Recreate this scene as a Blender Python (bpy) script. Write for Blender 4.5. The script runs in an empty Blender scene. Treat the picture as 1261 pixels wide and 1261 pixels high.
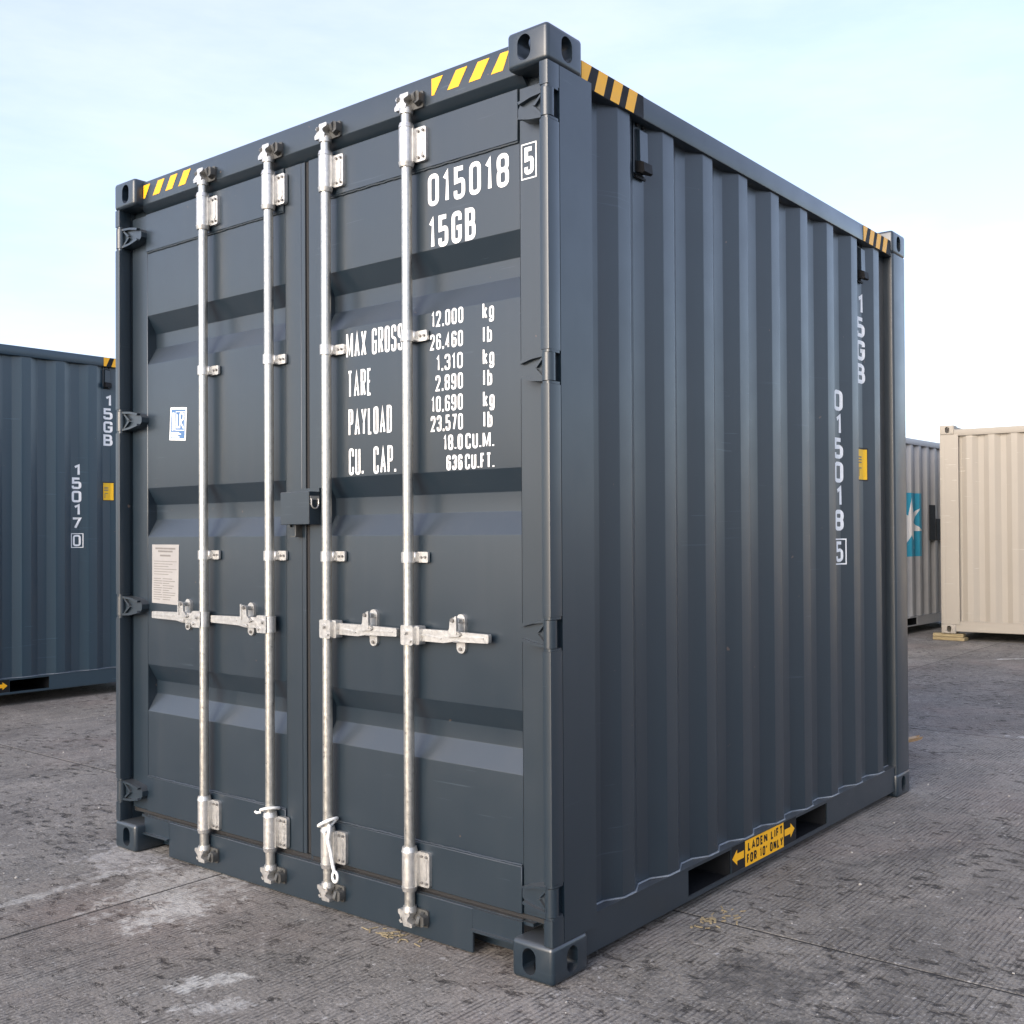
import bpy, bmesh, math, random
from mathutils import Vector, Matrix
R = math.radians
rnd = random.Random(7)
scene = bpy.context.scene
COL = scene.collection

# ------------------------------------------------------------------ camera
cam = bpy.data.cameras.new('camera'); cam_o = bpy.data.objects.new('camera', cam); COL.objects.link(cam_o)
YAW, PITCH, ROLL = .6508, .0107, .0062
M = (Matrix.Rotation(YAW, 3, 'Z') @ Matrix.Rotation(PITCH, 3, 'X') @ Matrix.Rotation(ROLL, 3, 'Y') @ Matrix.Rotation(R(90), 3, 'X')).to_4x4()
M.translation = Vector((1.9784, -2.4759, 1.3498))
cam_o.matrix_world = M
cam.sensor_width = 36.0
cam.lens = 36.0 * 1308.16 / 1261.0
cam.shift_x = -(708.04 - 630.5) / 1261.0
cam.shift_y = (643.93 - 630.5) / 1261.0
cam.clip_start, cam.clip_end = .05, 5000.0
scene.camera = cam_o

# ------------------------------------------------------------------ sky, sun, exposure
SUN_EL, SUN_AZ = R(20), R(180)          # azimuth clockwise from +Y
w = bpy.data.worlds.new('World'); scene.world = w; w.use_nodes = True
nt = w.node_tree; nt.nodes.clear()
sky = nt.nodes.new('ShaderNodeTexSky'); sky.sky_type = 'NISHITA'; sky.sun_disc = False
sky.sun_elevation = SUN_EL; sky.sun_rotation = SUN_AZ
sky.altitude = 0; sky.air_density = 1.0; sky.dust_density = 1.8; sky.ozone_density = 2.6
bg = nt.nodes.new('ShaderNodeBackground'); bg.inputs['Strength'].default_value = .13
wo = nt.nodes.new('ShaderNodeOutputWorld')
# thin high cloud veil, the same all round the sky
tc = nt.nodes.new('ShaderNodeTexCoord'); mp = nt.nodes.new('ShaderNodeMapping'); mp.inputs['Scale'].default_value = (1.2, 1.2, 5.0)
nz = nt.nodes.new('ShaderNodeTexNoise'); nz.inputs['Scale'].default_value = 2.2; nz.inputs['Detail'].default_value = 7; nz.inputs['Roughness'].default_value = .6
rp = nt.nodes.new('ShaderNodeMapRange'); rp.inputs[1].default_value = .42; rp.inputs[2].default_value = .78; rp.inputs[3].default_value = .24; rp.inputs[4].default_value = .40
mx = nt.nodes.new('ShaderNodeMix'); mx.data_type = 'RGBA'; mx.inputs[7].default_value = (4.9, 4.98, 5.9, 1)
nt.links.new(tc.outputs['Generated'], mp.inputs['Vector']); nt.links.new(mp.outputs[0], nz.inputs['Vector'])
nt.links.new(nz.outputs['Fac'], rp.inputs[0]); nt.links.new(rp.outputs[0], mx.inputs[0])
nt.links.new(sky.outputs[0], mx.inputs[6]); tn = nt.nodes.new('ShaderNodeMix'); tn.data_type = 'RGBA'; tn.blend_type = 'MULTIPLY'; tn.inputs[0].default_value = 1.0; tn.inputs[7].default_value = (1.05, 1.0, .99, 1)
nt.links.new(mx.outputs[2], tn.inputs[6]); nt.links.new(tn.outputs[2], bg.inputs['Color'])
nt.links.new(bg.outputs[0], wo.inputs['Surface'])

sun = bpy.data.lights.new('sun', 'SUN'); sun_o = bpy.data.objects.new('sun', sun); COL.objects.link(sun_o)
sun.energy = 1.35; sun.angle = R(45); sun.color = (1.0, .92, .83)
sd = Vector((math.sin(SUN_AZ) * math.cos(SUN_EL), math.cos(SUN_AZ) * math.cos(SUN_EL), math.sin(SUN_EL)))
sun_o.rotation_euler = sd.to_track_quat('Z', 'Y').to_euler(); sun_o.location = sd * 40

vs = scene.view_settings
vs.view_transform = 'Standard'; vs.look = 'None'; vs.gamma = 1.0; vs.use_curve_mapping = False
vs.exposure = 1.38

# ------------------------------------------------------------------ material helpers
class NT:
    def __init__(s, name):
        s.m = bpy.data.materials.new(name); s.m.use_nodes = True; s.t = s.m.node_tree; s.t.nodes.clear()
        s.out = s.t.nodes.new('ShaderNodeOutputMaterial'); s.p = s.t.nodes.new('ShaderNodeBsdfPrincipled')
        s.t.links.new(s.p.outputs[0], s.out.inputs[0])
        s.g = s.t.nodes.new('ShaderNodeNewGeometry')
    def val(s, x, sock):
        if hasattr(x, 'links'): s.t.links.new(x, sock)
        else: sock.default_value = x
    def math(s, op, a, b=0.0, c=0.0, clamp=False):
        n = s.t.nodes.new('ShaderNodeMath'); n.operation = op; n.use_clamp = clamp
        s.val(a, n.inputs[0]); s.val(b, n.inputs[1]); s.val(c, n.inputs[2]); return n.outputs[0]
    def vec(s, scale=(1, 1, 1), loc=(0, 0, 0), rot=(0, 0, 0), src=None):
        n = s.t.nodes.new('ShaderNodeMapping'); n.inputs['Scale'].default_value = scale
        n.inputs['Location'].default_value = loc; n.inputs['Rotation'].default_value = rot
        s.t.links.new(src or s.g.outputs['Position'], n.inputs[0]); return n.outputs[0]
    def noise(s, scale, detail=4, rough=.55, v=None, dist=0):
        n = s.t.nodes.new('ShaderNodeTexNoise'); n.inputs['Scale'].default_value = scale; n.inputs['Detail'].default_value = detail
        n.inputs['Roughness'].default_value = rough; n.inputs['Distortion'].default_value = dist
        s.t.links.new(v or s.g.outputs['Position'], n.inputs['Vector']); return n.outputs['Fac']
    def ramp(s, f, a, b, lo=0.0, hi=1.0, smooth=False):
        n = s.t.nodes.new('ShaderNodeMapRange'); n.inputs[1].default_value = a; n.inputs[2].default_value = b
        if smooth: n.interpolation_type = 'SMOOTHSTEP'
        s.val(lo, n.inputs[3]); s.val(hi, n.inputs[4]); s.val(f, n.inputs[0]); return n.outputs[0]
    def mix(s, f, a, b, mode='MIX'):
        n = s.t.nodes.new('ShaderNodeMix'); n.data_type = 'RGBA'; n.blend_type = mode
        s.val(f, n.inputs[0])
        for x, k in ((a, 6), (b, 7)):
            if hasattr(x, 'links'): s.t.links.new(x, n.inputs[k])
            else: n.inputs[k].default_value = (*x, 1) if len(x) == 3 else x
        return n.outputs[2]
    def bump(s, h, strength=.3, dist=.01, nrm=None):
        n = s.t.nodes.new('ShaderNodeBump'); n.inputs['Strength'].default_value = strength; n.inputs['Distance'].default_value = dist
        s.t.links.new(h, n.inputs['Height'])
        if nrm: s.t.links.new(nrm, n.inputs['Normal'])
        return n.outputs[0]
    def xyz(s, src=None):
        n = s.t.nodes.new('ShaderNodeSeparateXYZ'); s.t.links.new(src or s.g.outputs['Position'], n.inputs[0]); return n.outputs
    def set(s, **k):
        for a, b in k.items():
            s.val((*b, 1) if isinstance(b, tuple) and len(b) == 3 else b, s.p.inputs[a.replace('_', ' ')])

def paint(name, col, rough=.34, spec=.5, dust=.12, dustcol=(.22, .2, .18), coat=0.0):
    n = NT(name)
    v = n.noise(1.7, 5); big = n.ramp(v, .3, .7)
    c = n.mix(n.math('MULTIPLY', big, .25), col, tuple(x * 1.22 for x in col))
    # rain streaks and settled dust
    st = n.noise(1.0, 5, .6, n.vec((14, 14, .7)))
    d = n.math('MULTIPLY', n.ramp(st, .5, .85), dust)
    up = n.ramp(n.xyz(n.g.outputs['Normal'])[2], .25, .9)
    d = n.math('ADD', d, n.math('MULTIPLY', up, .30), clamp=True)
    spk = n.ramp(n.noise(55, 3, .6), .70, .78)
    d = n.math('ADD', d, n.math('MULTIPLY', spk, dust * .9), clamp=True)
    c = n.mix(d, c, dustcol)
    scr = n.math('MULTIPLY', n.ramp(n.noise(3.0, 3, .5, n.vec((1, 1, 26), (2, 5, 1), (0.5, .3, .2))), .690, .700), n.ramp(n.noise(1.3, 3, .6, n.vec((1, 1, 1), (4, 4, 4))), .50, .62))
    c = n.mix(n.math('MULTIPLY', scr, .35), c, tuple(min(1, x * 3 + .06) for x in col))
    chip = n.ramp(n.noise(34, 2, .5, n.vec((1, 1, 1), (7, 3, 2))), .765, .785)
    c = n.mix(n.math('MULTIPLY', chip, .5), c, (.20, .13, .09))
    r = n.ramp(n.noise(6, 5, .6), .3, .7, rough - .05, rough + .08)
    r = n.math('ADD', r, n.math('MULTIPLY', d, .4), clamp=True)
    h = n.math('ADD', n.math('MULTIPLY', n.noise(1.6, 2, .4), 1.0), n.math('MULTIPLY', n.noise(160, 2), .006))
    n.set(Base_Color=c, Roughness=r, Specular_IOR_Level=spec, Normal=n.bump(h, .5, .011))
    if coat: n.set(Coat_Weight=coat, Coat_Roughness=.30, Coat_IOR=1.60)
    return n.m

def simple(name, col, rough=.5, metal=0.0, var=.15, scale=30, bump=.0, spec=.5):
    n = NT(name)
    f = n.noise(scale, 5, .6)
    c = n.mix(n.ramp(f, .3, .7), tuple(x * (1 - var) for x in col), tuple(min(1, x * (1 + var)) for x in col))
    n.set(Base_Color=c, Roughness=n.ramp(f, .3, .7, max(.05, rough - .07), rough + .08), Metallic=metal, Specular_IOR_Level=spec)
    if bump: n.set(Normal=n.bump(f, bump, .004))
    return n.m

def zinc(name, col, rough):
    n = NT(name)
    f = n.noise(70, 5, .65); g = n.noise(9, 4, .6, n.vec((3, 3, .8)))
    c = n.mix(n.ramp(f, .35, .7), tuple(x * .80 for x in col), col)
    c = n.mix(n.math('MULTIPLY', n.ramp(g, .55, .8), .35), c, (.34, .31, .26))
    spk = n.ramp(n.noise(240, 2, .5), .66, .74)
    c = n.mix(n.math('MULTIPLY', spk, .5), c, (.16, .14, .11))
    n.set(Base_Color=c, Roughness=n.ramp(f, .3, .7, rough - .08, rough + .1), Metallic=.85, Normal=n.bump(f, .12, .002))
    return n.m

MAT = {}
SLATE = (.0068, .0165, .0262)
MAT['slate'] = paint('slate_grey_paint', SLATE, .42, .35, .05, (.12, .115, .11), coat=.8)
MAT['dusty'] = paint('dusty_slate_paint', SLATE, .5, .5, .45, (.13, .105, .08), coat=.4)
MAT['teal'] = paint('teal_slate_paint', (.010, .034, .054), .42, .35, .05, (.12, .115, .11), coat=.8)
MAT['black'] = simple('black_film', (.010, .010, .011), .6, spec=.25)
MAT['rubber'] = simple('black_rubber', (.014, .014, .015), .7, scale=80, bump=.1)
MAT['rod'] = zinc('zinc_plated_tube', (.58, .57, .53), .34)
MAT['zinc'] = zinc('galvanised_steel', (.68, .67, .645), .42)
MAT['bolt'] = simple('dull_steel_bolt', (.22, .21, .20), .45, .7)
MAT['cast'] = simple('dark_cast_steel', (.10, .10, .095), .5, .5, .3)
MAT['white'] = simple('white_marking_film', (.90, .90, .885), .42, var=.03)
MAT['yellow'] = simple('yellow_marking_film', (.92, .45, .006), .42, var=.05)
MAT['ygreen'] = simple('yellow_sticker_film', (.94, .54, .010), .42, var=.05)
MAT['blue'] = simple('blue_sticker_print', (.07, .16, .33), .4, var=.05)
MAT['ink'] = simple('grey_print', (.17, .16, .15), .6)
MAT['darkink'] = simple('black_print', (.02, .018, .016), .5)
MAT['paper'] = simple('aged_paper', (.31, .30, .29), .6, var=.07, scale=12)
MAT['sealant'] = simple('grey_sealant', (.16, .18, .20), .45, var=.3, scale=20)
MAT['undercoat'] = simple('bitumen_undercoat', (.008, .009, .011), .75, spec=.2)
MAT['cord'] = simple('white_nylon_cord', (.80, .80, .77), .55, var=.08, scale=120, bump=.3)
MAT['wood'] = None
MAT['floorwood'] = simple('container_plywood', (.16, .10, .06), .6)

def wood(name, a, b):
    n = NT(name)
    f = n.noise(6, 6, .6, n.vec((1.5, 14, 14)), 1.2)
    n.set(Base_Color=n.mix(n.ramp(f, .3, .7), a, b), Roughness=.75, Normal=n.bump(f, .4, .004)); return n.m
MAT['wood'] = wood('weathered_timber', (.20, .15, .07), (.36, .29, .16))
MAT['freshwood'] = wood('split_timber', (.36, .22, .11), (.58, .42, .25))
MAT['beige'] = paint('beige_paint', (.30, .27, .225), .5, .35, .10, (.40, .36, .30))

# grey container paint with a printed emblem: light-blue square, white seven-pointed star (object space of the wall)
def grey_paint(name, logo=None):
    n = NT(name)
    v = n.noise(2.2, 5); c = n.mix(n.ramp(v, .3, .7), (.42, .42, .42), (.50, .50, .495))
    st = n.ramp(n.noise(1, 5, .6, n.vec((12, 12, .6))), .52, .8)
    c = n.mix(n.math('MULTIPLY', st, .25), c, (.17, .16, .15))
    if logo:
        y0, z0, half = logo
        tcn = n.t.nodes.new('ShaderNodeTexCoord'); X = n.xyz(tcn.outputs['Object'])
        dy = n.math('SUBTRACT', X[1], y0); dz = n.math('SUBTRACT', X[2], z0)
        sq = n.math('MULTIPLY', n.math('LESS_THAN', n.math('ABSOLUTE', dy), half[0]), n.math('LESS_THAN', n.math('ABSOLUTE', dz), half[1]))
        dz2 = n.math('MULTIPLY', dz, half[0] / half[1])
        rr = n.math('SQRT', n.math('ADD', n.math('MULTIPLY', dy, dy), n.math('MULTIPLY', dz2, dz2)))
        an = n.math('ARCTAN2', dy, dz2)
        k = n.math('FRACT', n.math('ADD', n.math('DIVIDE', an, 2 * math.pi / 7), 10.5))
        k = n.math('MULTIPLY', n.math('ABSOLUTE', n.math('SUBTRACT', k, .5)), 2.0)     # 0 at a tip, 1 between tips
        rb = n.math('DIVIDE', half[0] * .86, n.math('ADD', 1.0, n.math('MULTIPLY', k, 1.75)))
        star = n.math('LESS_THAN', rr, rb)
        wear = n.ramp(n.noise(25, 4), .66, .74)
        c = n.mix(n.math('SUBTRACT', sq, n.math('MULTIPLY', wear, .4), clamp=True), c, (.05, .36, .52))
        c = n.mix(n.math('MULTIPLY', sq, star), c, (.90, .88, .85))
    n.set(Base_Color=c, Roughness=.5)
    return n.m

# ------------------------------------------------------------------ mesh helpers
def box(bm, lo, hi, bev=0.0, mat=0, seg=1):
    t = bmesh.new() if bev else bm
    vs_ = [t.verts.new((x, y, z)) for z in (lo[2], hi[2]) for y in (lo[1], hi[1]) for x in (lo[0], hi[0])]
    fs = []
    for q in ((0, 2, 3, 1), (4, 5, 7, 6), (0, 1, 5, 4), (2, 6, 7, 3), (0, 4, 6, 2), (1, 3, 7, 5)):
        f = t.faces.new([vs_[i] for i in q]); f.material_index = mat; fs.append(f)
    if bev:
        bmesh.ops.bevel(t, geom=list(t.edges), offset=bev, segments=seg, profile=.5, affect='EDGES', clamp_overlap=True)
        merge(bm, t, mat)
def merge(bm, t, mat=None, mtx=None):
    mp_ = {}
    for v in t.verts: mp_[v] = bm.verts.new(mtx @ v.co if mtx else v.co)
    for f in t.faces:
        try: g = bm.faces.new([mp_[v] for v in f.verts])
        except ValueError: continue
        g.material_index = f.material_index if mat is None else mat; g.smooth = f.smooth
    t.free()
def cyl(bm, a, b, r, r2=None, n=18, mat=0, cap=True):
    a, b = Vector(a), Vector(b); r2 = r if r2 is None else r2
    d = (b - a).normalized(); u = d.orthogonal().normalized(); v = d.cross(u)
    A = [bm.verts.new(a + (u * math.cos(t) + v * math.sin(t)) * r) for t in [2 * math.pi * i / n for i in range(n)]]
    B = [bm.verts.new(b + (u * math.cos(t) + v * math.sin(t)) * r2) for t in [2 * math.pi * i / n for i in range(n)]]
    for i in range(n):
        f = bm.faces.new((A[i], A[(i + 1) % n], B[(i + 1) % n], B[i])); f.material_index = mat
    if cap:
        bm.faces.new(A[::-1]).material_index = mat; bm.faces.new(B).material_index = mat
def tube(bm, pts, r, n=10, closed=False, mat=0):
    pts = [Vector(p) for p in pts]; N = len(pts); rings = []
    for i, p in enumerate(pts):
        a = pts[(i - 1) % N] if (closed or i) else p; b = pts[(i + 1) % N] if (closed or i < N - 1) else p
        d = (b - a).normalized(); u = d.cross(Vector((.13, .31, .94))).normalized(); v = d.cross(u)
        rings.append([bm.verts.new(p + (u * math.cos(2 * math.pi * k / n) + v * math.sin(2 * math.pi * k / n)) * r) for k in range(n)])
    for i in range(N if closed else N - 1):
        A, B = rings[i], rings[(i + 1) % N]
        for k in range(n): bm.faces.new((A[k], A[(k + 1) % n], B[(k + 1) % n], B[k])).material_index = mat
    if not closed: bm.faces.new(rings[0][::-1]); bm.faces.new(rings[-1])
def prism(bm, poly, axis, a, b, mat=0):
    """extrude a 2-D polygon along axis: 'x' -> (y,z), 'y' -> (x,z), 'z' -> (x,y)"""
    def mk(p, t): return {'x': (t, p[0], p[1]), 'y': (p[0], t, p[1]), 'z': (p[0], p[1], t)}[axis]
    A = [bm.verts.new(mk(p, a)) for p in poly]; B = [bm.verts.new(mk(p, b)) for p in poly]
    n = len(poly)
    for i in range(n): bm.faces.new((A[i], A[(i + 1) % n], B[(i + 1) % n], B[i])).material_index = mat
    bm.faces.new(A[::-1]).material_index = mat; bm.faces.new(B).material_index = mat
def mesh_of(name, bm, mats, smooth=35, recalc=True):
    if recalc: bmesh.ops.recalc_face_normals(bm, faces=list(bm.faces))
    me = bpy.data.meshes.new(name); bm.to_mesh(me); bm.free()
    for m in (mats if isinstance(mats, (list, tuple)) else [mats]): me.materials.append(m)
    if smooth:
        for p in me.polygons: p.use_smooth = True
        me.set_sharp_from_angle(angle=R(smooth))
    return me
def obj(name, me, parent=None, loc=(0, 0, 0), rot=(0, 0, 0), label=None):
    o = bpy.data.objects.new(name, me); COL.objects.link(o); o.parent = parent; o.location = loc; o.rotation_euler = rot
    if label: o['label'] = label
    return o
def thing(name, label, cat, loc=(0, 0, 0), rotz=0, group=None):
    o = bpy.data.objects.new(name, None); COL.objects.link(o); o.location = loc; o.rotation_euler = (0, 0, rotz)
    o.empty_display_size = .2; tag(o, label, cat, group); return o
def tag(o, label, cat, group=None):
    o['label'] = label; o['category'] = cat
    if group: o['group'] = group
    return o
def boolean(bm, cutters, mats, name, bevel=0):
    """difference of bm with each cutter bmesh, evaluated once; temporary objects are removed again"""
    me = mesh_of(name, bm, mats, 0); a = bpy.data.objects.new('tmp', me); COL.objects.link(a); tmp = []
    for c in cutters:
        cm = mesh_of('tmp', c, mats, 0); b = bpy.data.objects.new('tmp', cm); COL.objects.link(b); tmp.append(b)
        md = a.modifiers.new('b', 'BOOLEAN'); md.operation = 'DIFFERENCE'; md.object = b; md.solver = 'EXACT'
    bpy.context.view_layer.update()
    dg = bpy.context.evaluated_depsgraph_get()
    out = bpy.data.meshes.new_from_object(a.evaluated_get(dg)); out.name = name
    for o in tmp + [a]:
        m = o.data; bpy.data.objects.remove(o); bpy.data.meshes.remove(m)
    for p in out.polygons: p.use_smooth = True
    out.set_sharp_from_angle(angle=R(32)); return out
def rounded(pts, r, closed=False, n=4, sharp=()):
    """round the corners of a 2-D polyline"""
    P = [Vector(p) for p in pts]; out = []; N = len(P)
    for i, p in enumerate(P):
        if i in sharp or (not closed and i in (0, N - 1)): out.append(p.copy()); continue
        a, b = P[(i - 1) % N] - p, P[(i + 1) % N] - p
        la, lb = a.length, b.length; a.normalize(); b.normalize()
        cosang = max(-1, min(1, a.dot(b))); ang = math.acos(cosang)
        if ang > 3.1: out.append(p.copy()); continue
        t = min(r / math.tan(ang / 2), la * .48, lb * .48)
        s, e = p + a * t, p + b * t
        for k in range(n + 1):
            u = k / n; out.append((1 - u) ** 2 * s + 2 * u * (1 - u) * p + u * u * e)
    return out
def obround(cx, cy, w_, h_, n=8):
    r = min(w_, h_) / 2; pts = []
    dx, dy = w_ / 2 - r, h_ / 2 - r
    for q, (sx, sy, a0) in enumerate(((1, 1, 0), (-1, 1, 90), (-1, -1, 180), (1, -1, 270))):
        for k in range(n + 1):
            a = R(a0 + 90 * k / n); p = (cx + sx * dx + r * math.cos(a), cy + sy * dy + r * math.sin(a))
            if not pts or (abs(pts[-1][0] - p[0]) + abs(pts[-1][1] - p[1])) > 1e-6: pts.append(p)
    if abs(pts[0][0] - pts[-1][0]) + abs(pts[0][1] - pts[-1][1]) < 1e-6: pts.pop()
    return pts

# ------------------------------------------------------------------ condensed stroke lettering
O = [(0, 0), (1, 0), (1, 1), (0, 1)]
GL = {  # width factor, strokes (closed flag, points)
 '0': (1, [(1, O)]), 'O': (1, [(1, O)]), '1': (.62, [(0, [(.0, .80), (.75, 1), (.75, 0)])]),
 '2': (1, [(0, [(0, .74), (0, 1), (1, 1), (1, .62), (0, 0), (1, 0)])]),
 '3': (1, [(0, [(0, .76), (0, 1), (1, 1), (1, .53), (.35, .53)]), (0, [(.35, .53), (1, .53), (1, 0), (0, 0), (0, .24)])]),
 '4': (1, [(0, [(.72, 0), (.72, 1), (0, .24), (1, .24)])]),
 '5': (1, [(0, [(.95, 1), (.04, 1), (.04, .56), (1, .60), (1, 0), (0, 0), (0, .24)])]),
 '6': (1, [(0, [(1, .76), (1, 1), (0, 1), (0, 0), (1, 0), (1, .56), (0, .56)])]),
 '7': (1, [(0, [(0, 1), (1, 1), (.35, 0)])]),
 '8': (1, [(1, [(0, 0), (1, 0), (1, .52), (0, .52)]), (1, [(0, .52), (1, .52), (1, 1), (0, 1)])]),
 '9': (1, [(0, [(0, .24), (0, 0), (1, 0), (1, 1), (0, 1), (0, .44), (1, .44)])]),
 'A': (1.1, [(0, [(0, 0), (.5, 1), (1, 0)]), (0, [(.2, .28), (.8, .28)])]),
 'B': (1, [(1, [(0, 0), (1, 0), (1, .52), (0, .52)]), (1, [(0, .52), (.94, .52), (.94, 1), (0, 1)])]),
 'C': (1, [(0, [(1, .72), (1, 1), (0, 1), (0, 0), (1, 0), (1, .28)])]),
 'D': (1, [(1, O)]), 'E': (.85, [(0, [(1, 1), (0, 1), (0, 0), (1, 0)]), (0, [(0, .52), (.85, .52)])]),
 'F': (.85, [(0, [(1, 1), (0, 1), (0, 0)]), (0, [(0, .52), (.85, .52)])]),
 'G': (1, [(0, [(1, .74), (1, 1), (0, 1), (0, 0), (1, 0), (1, .48), (.5, .48)])]),
 'I': (.28, [(0, [(.5, 0), (.5, 1)])]), 'L': (.85, [(0, [(0, 1), (0, 0), (1, 0)])]),
 'M': (1.45, [(0, [(0, 0), (0, 1)]), (0, [(1, 0), (1, 1)]), (0, [(.04, .97), (.5, .12), (.96, .97)])]), 'N': (1.1, [(0, [(0, 0), (0, 1)]), (0, [(1, 0), (1, 1)]), (0, [(.05, .96), (.95, .04)])]),
 'P': (1, [(0, [(0, 0), (0, 1), (1, 1), (1, .46), (0, .46)])]),
 'R': (1, [(0, [(0, 0), (0, 1), (1, 1), (1, .50), (0, .50)]), (0, [(.5, .50), (1, 0)])]),
 'S': (1, [(0, [(1, .76), (1, 1), (0, 1), (0, .55), (1, .47), (1, 0), (0, 0), (0, .24)])]),
 'T': (1, [(0, [(0, 1), (1, 1)]), (0, [(.5, 1), (.5, 0)])]), 'U': (1, [(0, [(0, 1), (0, 0), (1, 0), (1, 1)])]),
 'X': (1.1, [(0, [(0, 0), (1, 1)]), (0, [(0, 1), (1, 0)])]), 'Y': (1.1, [(0, [(0, 1), (.5, .45), (1, 1)]), (0, [(.5, .45), (.5, 0)])]),
 'k': (.95, [(0, [(0, 0), (0, 1)]), (0, [(1, .68), (0, .24)]), (0, [(.32, .40), (1, 0)])]),
 'g': (.95, [(1, [(0, 0), (1, 0), (1, .68), (0, .68)]), (0, [(1, .34), (1, -.27), (0, -.27), (0, -.12)])]),
 'l': (.28, [(0, [(.5, 0), (.5, 1)])]), 'b': (.95, [(0, [(0, 1), (0, 0)]), (1, [(0, 0), (1, 0), (1, .68), (0, .68)])]),
 '.': (.28, [(0, [(.5, -.01), (.5, .10)])]), ',': (.28, [(0, [(.5, -.09), (.5, .10)])]), "'": (.26, [(0, [(.5, .72), (.5, 1)])]), ' ': (.55, []),
}
ROUND = set('0O235689BCDGPRSUgb')
SHARP = {'5': (1, 2), 'B': (0, 3), 'D': (0, 3), 'P': (1,), 'R': (1,), 'G': (5,), '2': (4,), 'b': (0, 3)}
def strip(bm, pts, s, closed, place, depth, mat):
    N = len(pts); L_, R_ = [], []
    for i, p in enumerate(pts):
        a = pts[(i - 1) % N] if (closed or i) else None; b = pts[(i + 1) % N] if (closed or i < N - 1) else None
        d1 = (p - a).normalized() if a is not None else (b - p).normalized()
        d2 = (b - p).normalized() if b is not None else d1
        t = (d1 + d2); t = t.normalized() if t.length > 1e-6 else d1
        nrm = Vector((-t.y, t.x)); k = 1 / max(.62, nrm.dot(Vector((-d1.y, d1.x))))
        L_.append(bm.verts.new(place(p + nrm * s / 2 * k, depth))); R_.append(bm.verts.new(place(p - nrm * s / 2 * k, depth)))
    for i in range(N if closed else N - 1):
        j = (i + 1) % N
        bm.faces.new((L_[i], R_[i], R_[j], L_[j])).material_index = mat
def text(bm, s, x0, x1, z0, h, stroke, place, mat=0, gap=.34):
    """lay the string between x0 and x1 (base line z0, capital height h); place(Vector2, depth) -> 3-D point"""
    tot = sum(GL[c][0] for c in s) + gap * (len(s) - 1); u = (x1 - x0) / tot; x = x0
    for c in s:
        wf, strokes = GL[c]; wd = wf * u
        for q, (cl, pts) in enumerate(strokes):
            iw = max(wd - stroke, .0001)
            P = [Vector((x + stroke / 2 + px * iw, z0 + stroke / 2 + pz * (h - stroke))) for px, pz in pts]
            if wf < .3: P = [Vector((x + wd / 2, p.y)) for p in P]
            P = rounded(P, min(iw * .5, h * .17), bool(cl), 5, SHARP.get(c, ())) if c in ROUND else P
            strip(bm, P, stroke, bool(cl), place, q * .00025, mat)
        x += wd + gap * u
def quad(bm, place, x0, z0, x1, z1, depth=0, mat=0, shear=0):
    f = bm.faces.new([bm.verts.new(place(Vector(p), depth)) for p in ((x0, z0), (x1, z0), (x1 + shear, z1), (x0 + shear, z1))]); f.material_index = mat
def poly(bm, place, pts, depth=0, mat=0):
    bm.faces.new([bm.verts.new(place(Vector(p), depth)) for p in pts]).material_index = mat
def front(y):  # place on a plane facing -Y; proud towards the viewer
    return lambda p, d: (p.x, y - .0009 - d, p.y)
def side(x):   # place on a plane facing +X; first coordinate runs along +Y
    return lambda p, d: (x + .0009 + d, p.x, p.y)

# ------------------------------------------------------------------ container builder
W = 2.438
XO, XI = -.020, -.056           # outer and inner flats of the side corrugation (right wall)
def fitting_mesh(mat):
    bm = bmesh.new(); box(bm, (-.162, 0, 0), (0, .178, .118), .015, seg=4)
    c1 = bmesh.new(); prism(c1, obround(-.092, .059, .052, .080), 'y', -.02, .15)
    c2 = bmesh.new(); prism(c2, obround(.096, .059, .054, .080), 'x', -.13, .02)
    c3 = bmesh.new(); prism(c3, obround(-.085, .092, .062, .118), 'z', -.02, .085)
    return boolean(bm, [c1, c2, c3], [mat], 'corner_fitting')
def mirror_mesh(me, sx=1, sy=1, sz=1, name=None):
    m = me.copy(); m.name = name or me.name
    m.transform(Matrix.Diagonal((sx, sy, sz, 1)))
    if sx * sy * sz < 0: m.flip_normals()
    return m
def corrugated(length, pitch, first_edge, z0, z1, y0, y1, xo=XO, xi=XI, r=.012):
    """side sheet in the YZ plane: outer flats end at first_edge + k*pitch"""
    k_ = pitch / .278; fl, sl, inn = .072 * k_, .068 * k_, .070 * k_
    pts = [(xi, y0)]; e = first_edge
    while e + sl < y1 + .02:
        s = e - fl - sl
        for p in ((xi, s), (xo, s + sl), (xo, e), (xi, e + sl)):
            if y0 + .004 < p[1] < y1 - .004: pts.append(p)
        e += pitch
    pts.append((xi, y1))
    P = rounded(pts, r, False, 3); bm = bmesh.new()
    A = [bm.verts.new((p.x, p.y, z0)) for p in P]; B = [bm.verts.new((p.x, p.y, z1)) for p in P]
    for i in range(len(P) - 1): bm.faces.new((A[i], A[i + 1], B[i + 1], B[i]))
    # inner skin 3 mm behind
    A2 = [bm.verts.new((p.x - .003, p.y, z0)) for p in P]; B2 = [bm.verts.new((p.x - .003, p.y, z1)) for p in P]
    for i in range(len(P) - 1):
        bm.faces.new((A2[i], B2[i], B2[i + 1], A2[i + 1])); bm.faces.new((A[i], A2[i], A2[i + 1], A[i + 1])); bm.faces.new((B[i], B[i + 1], B2[i + 1], B2[i]))
    return bm

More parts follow.
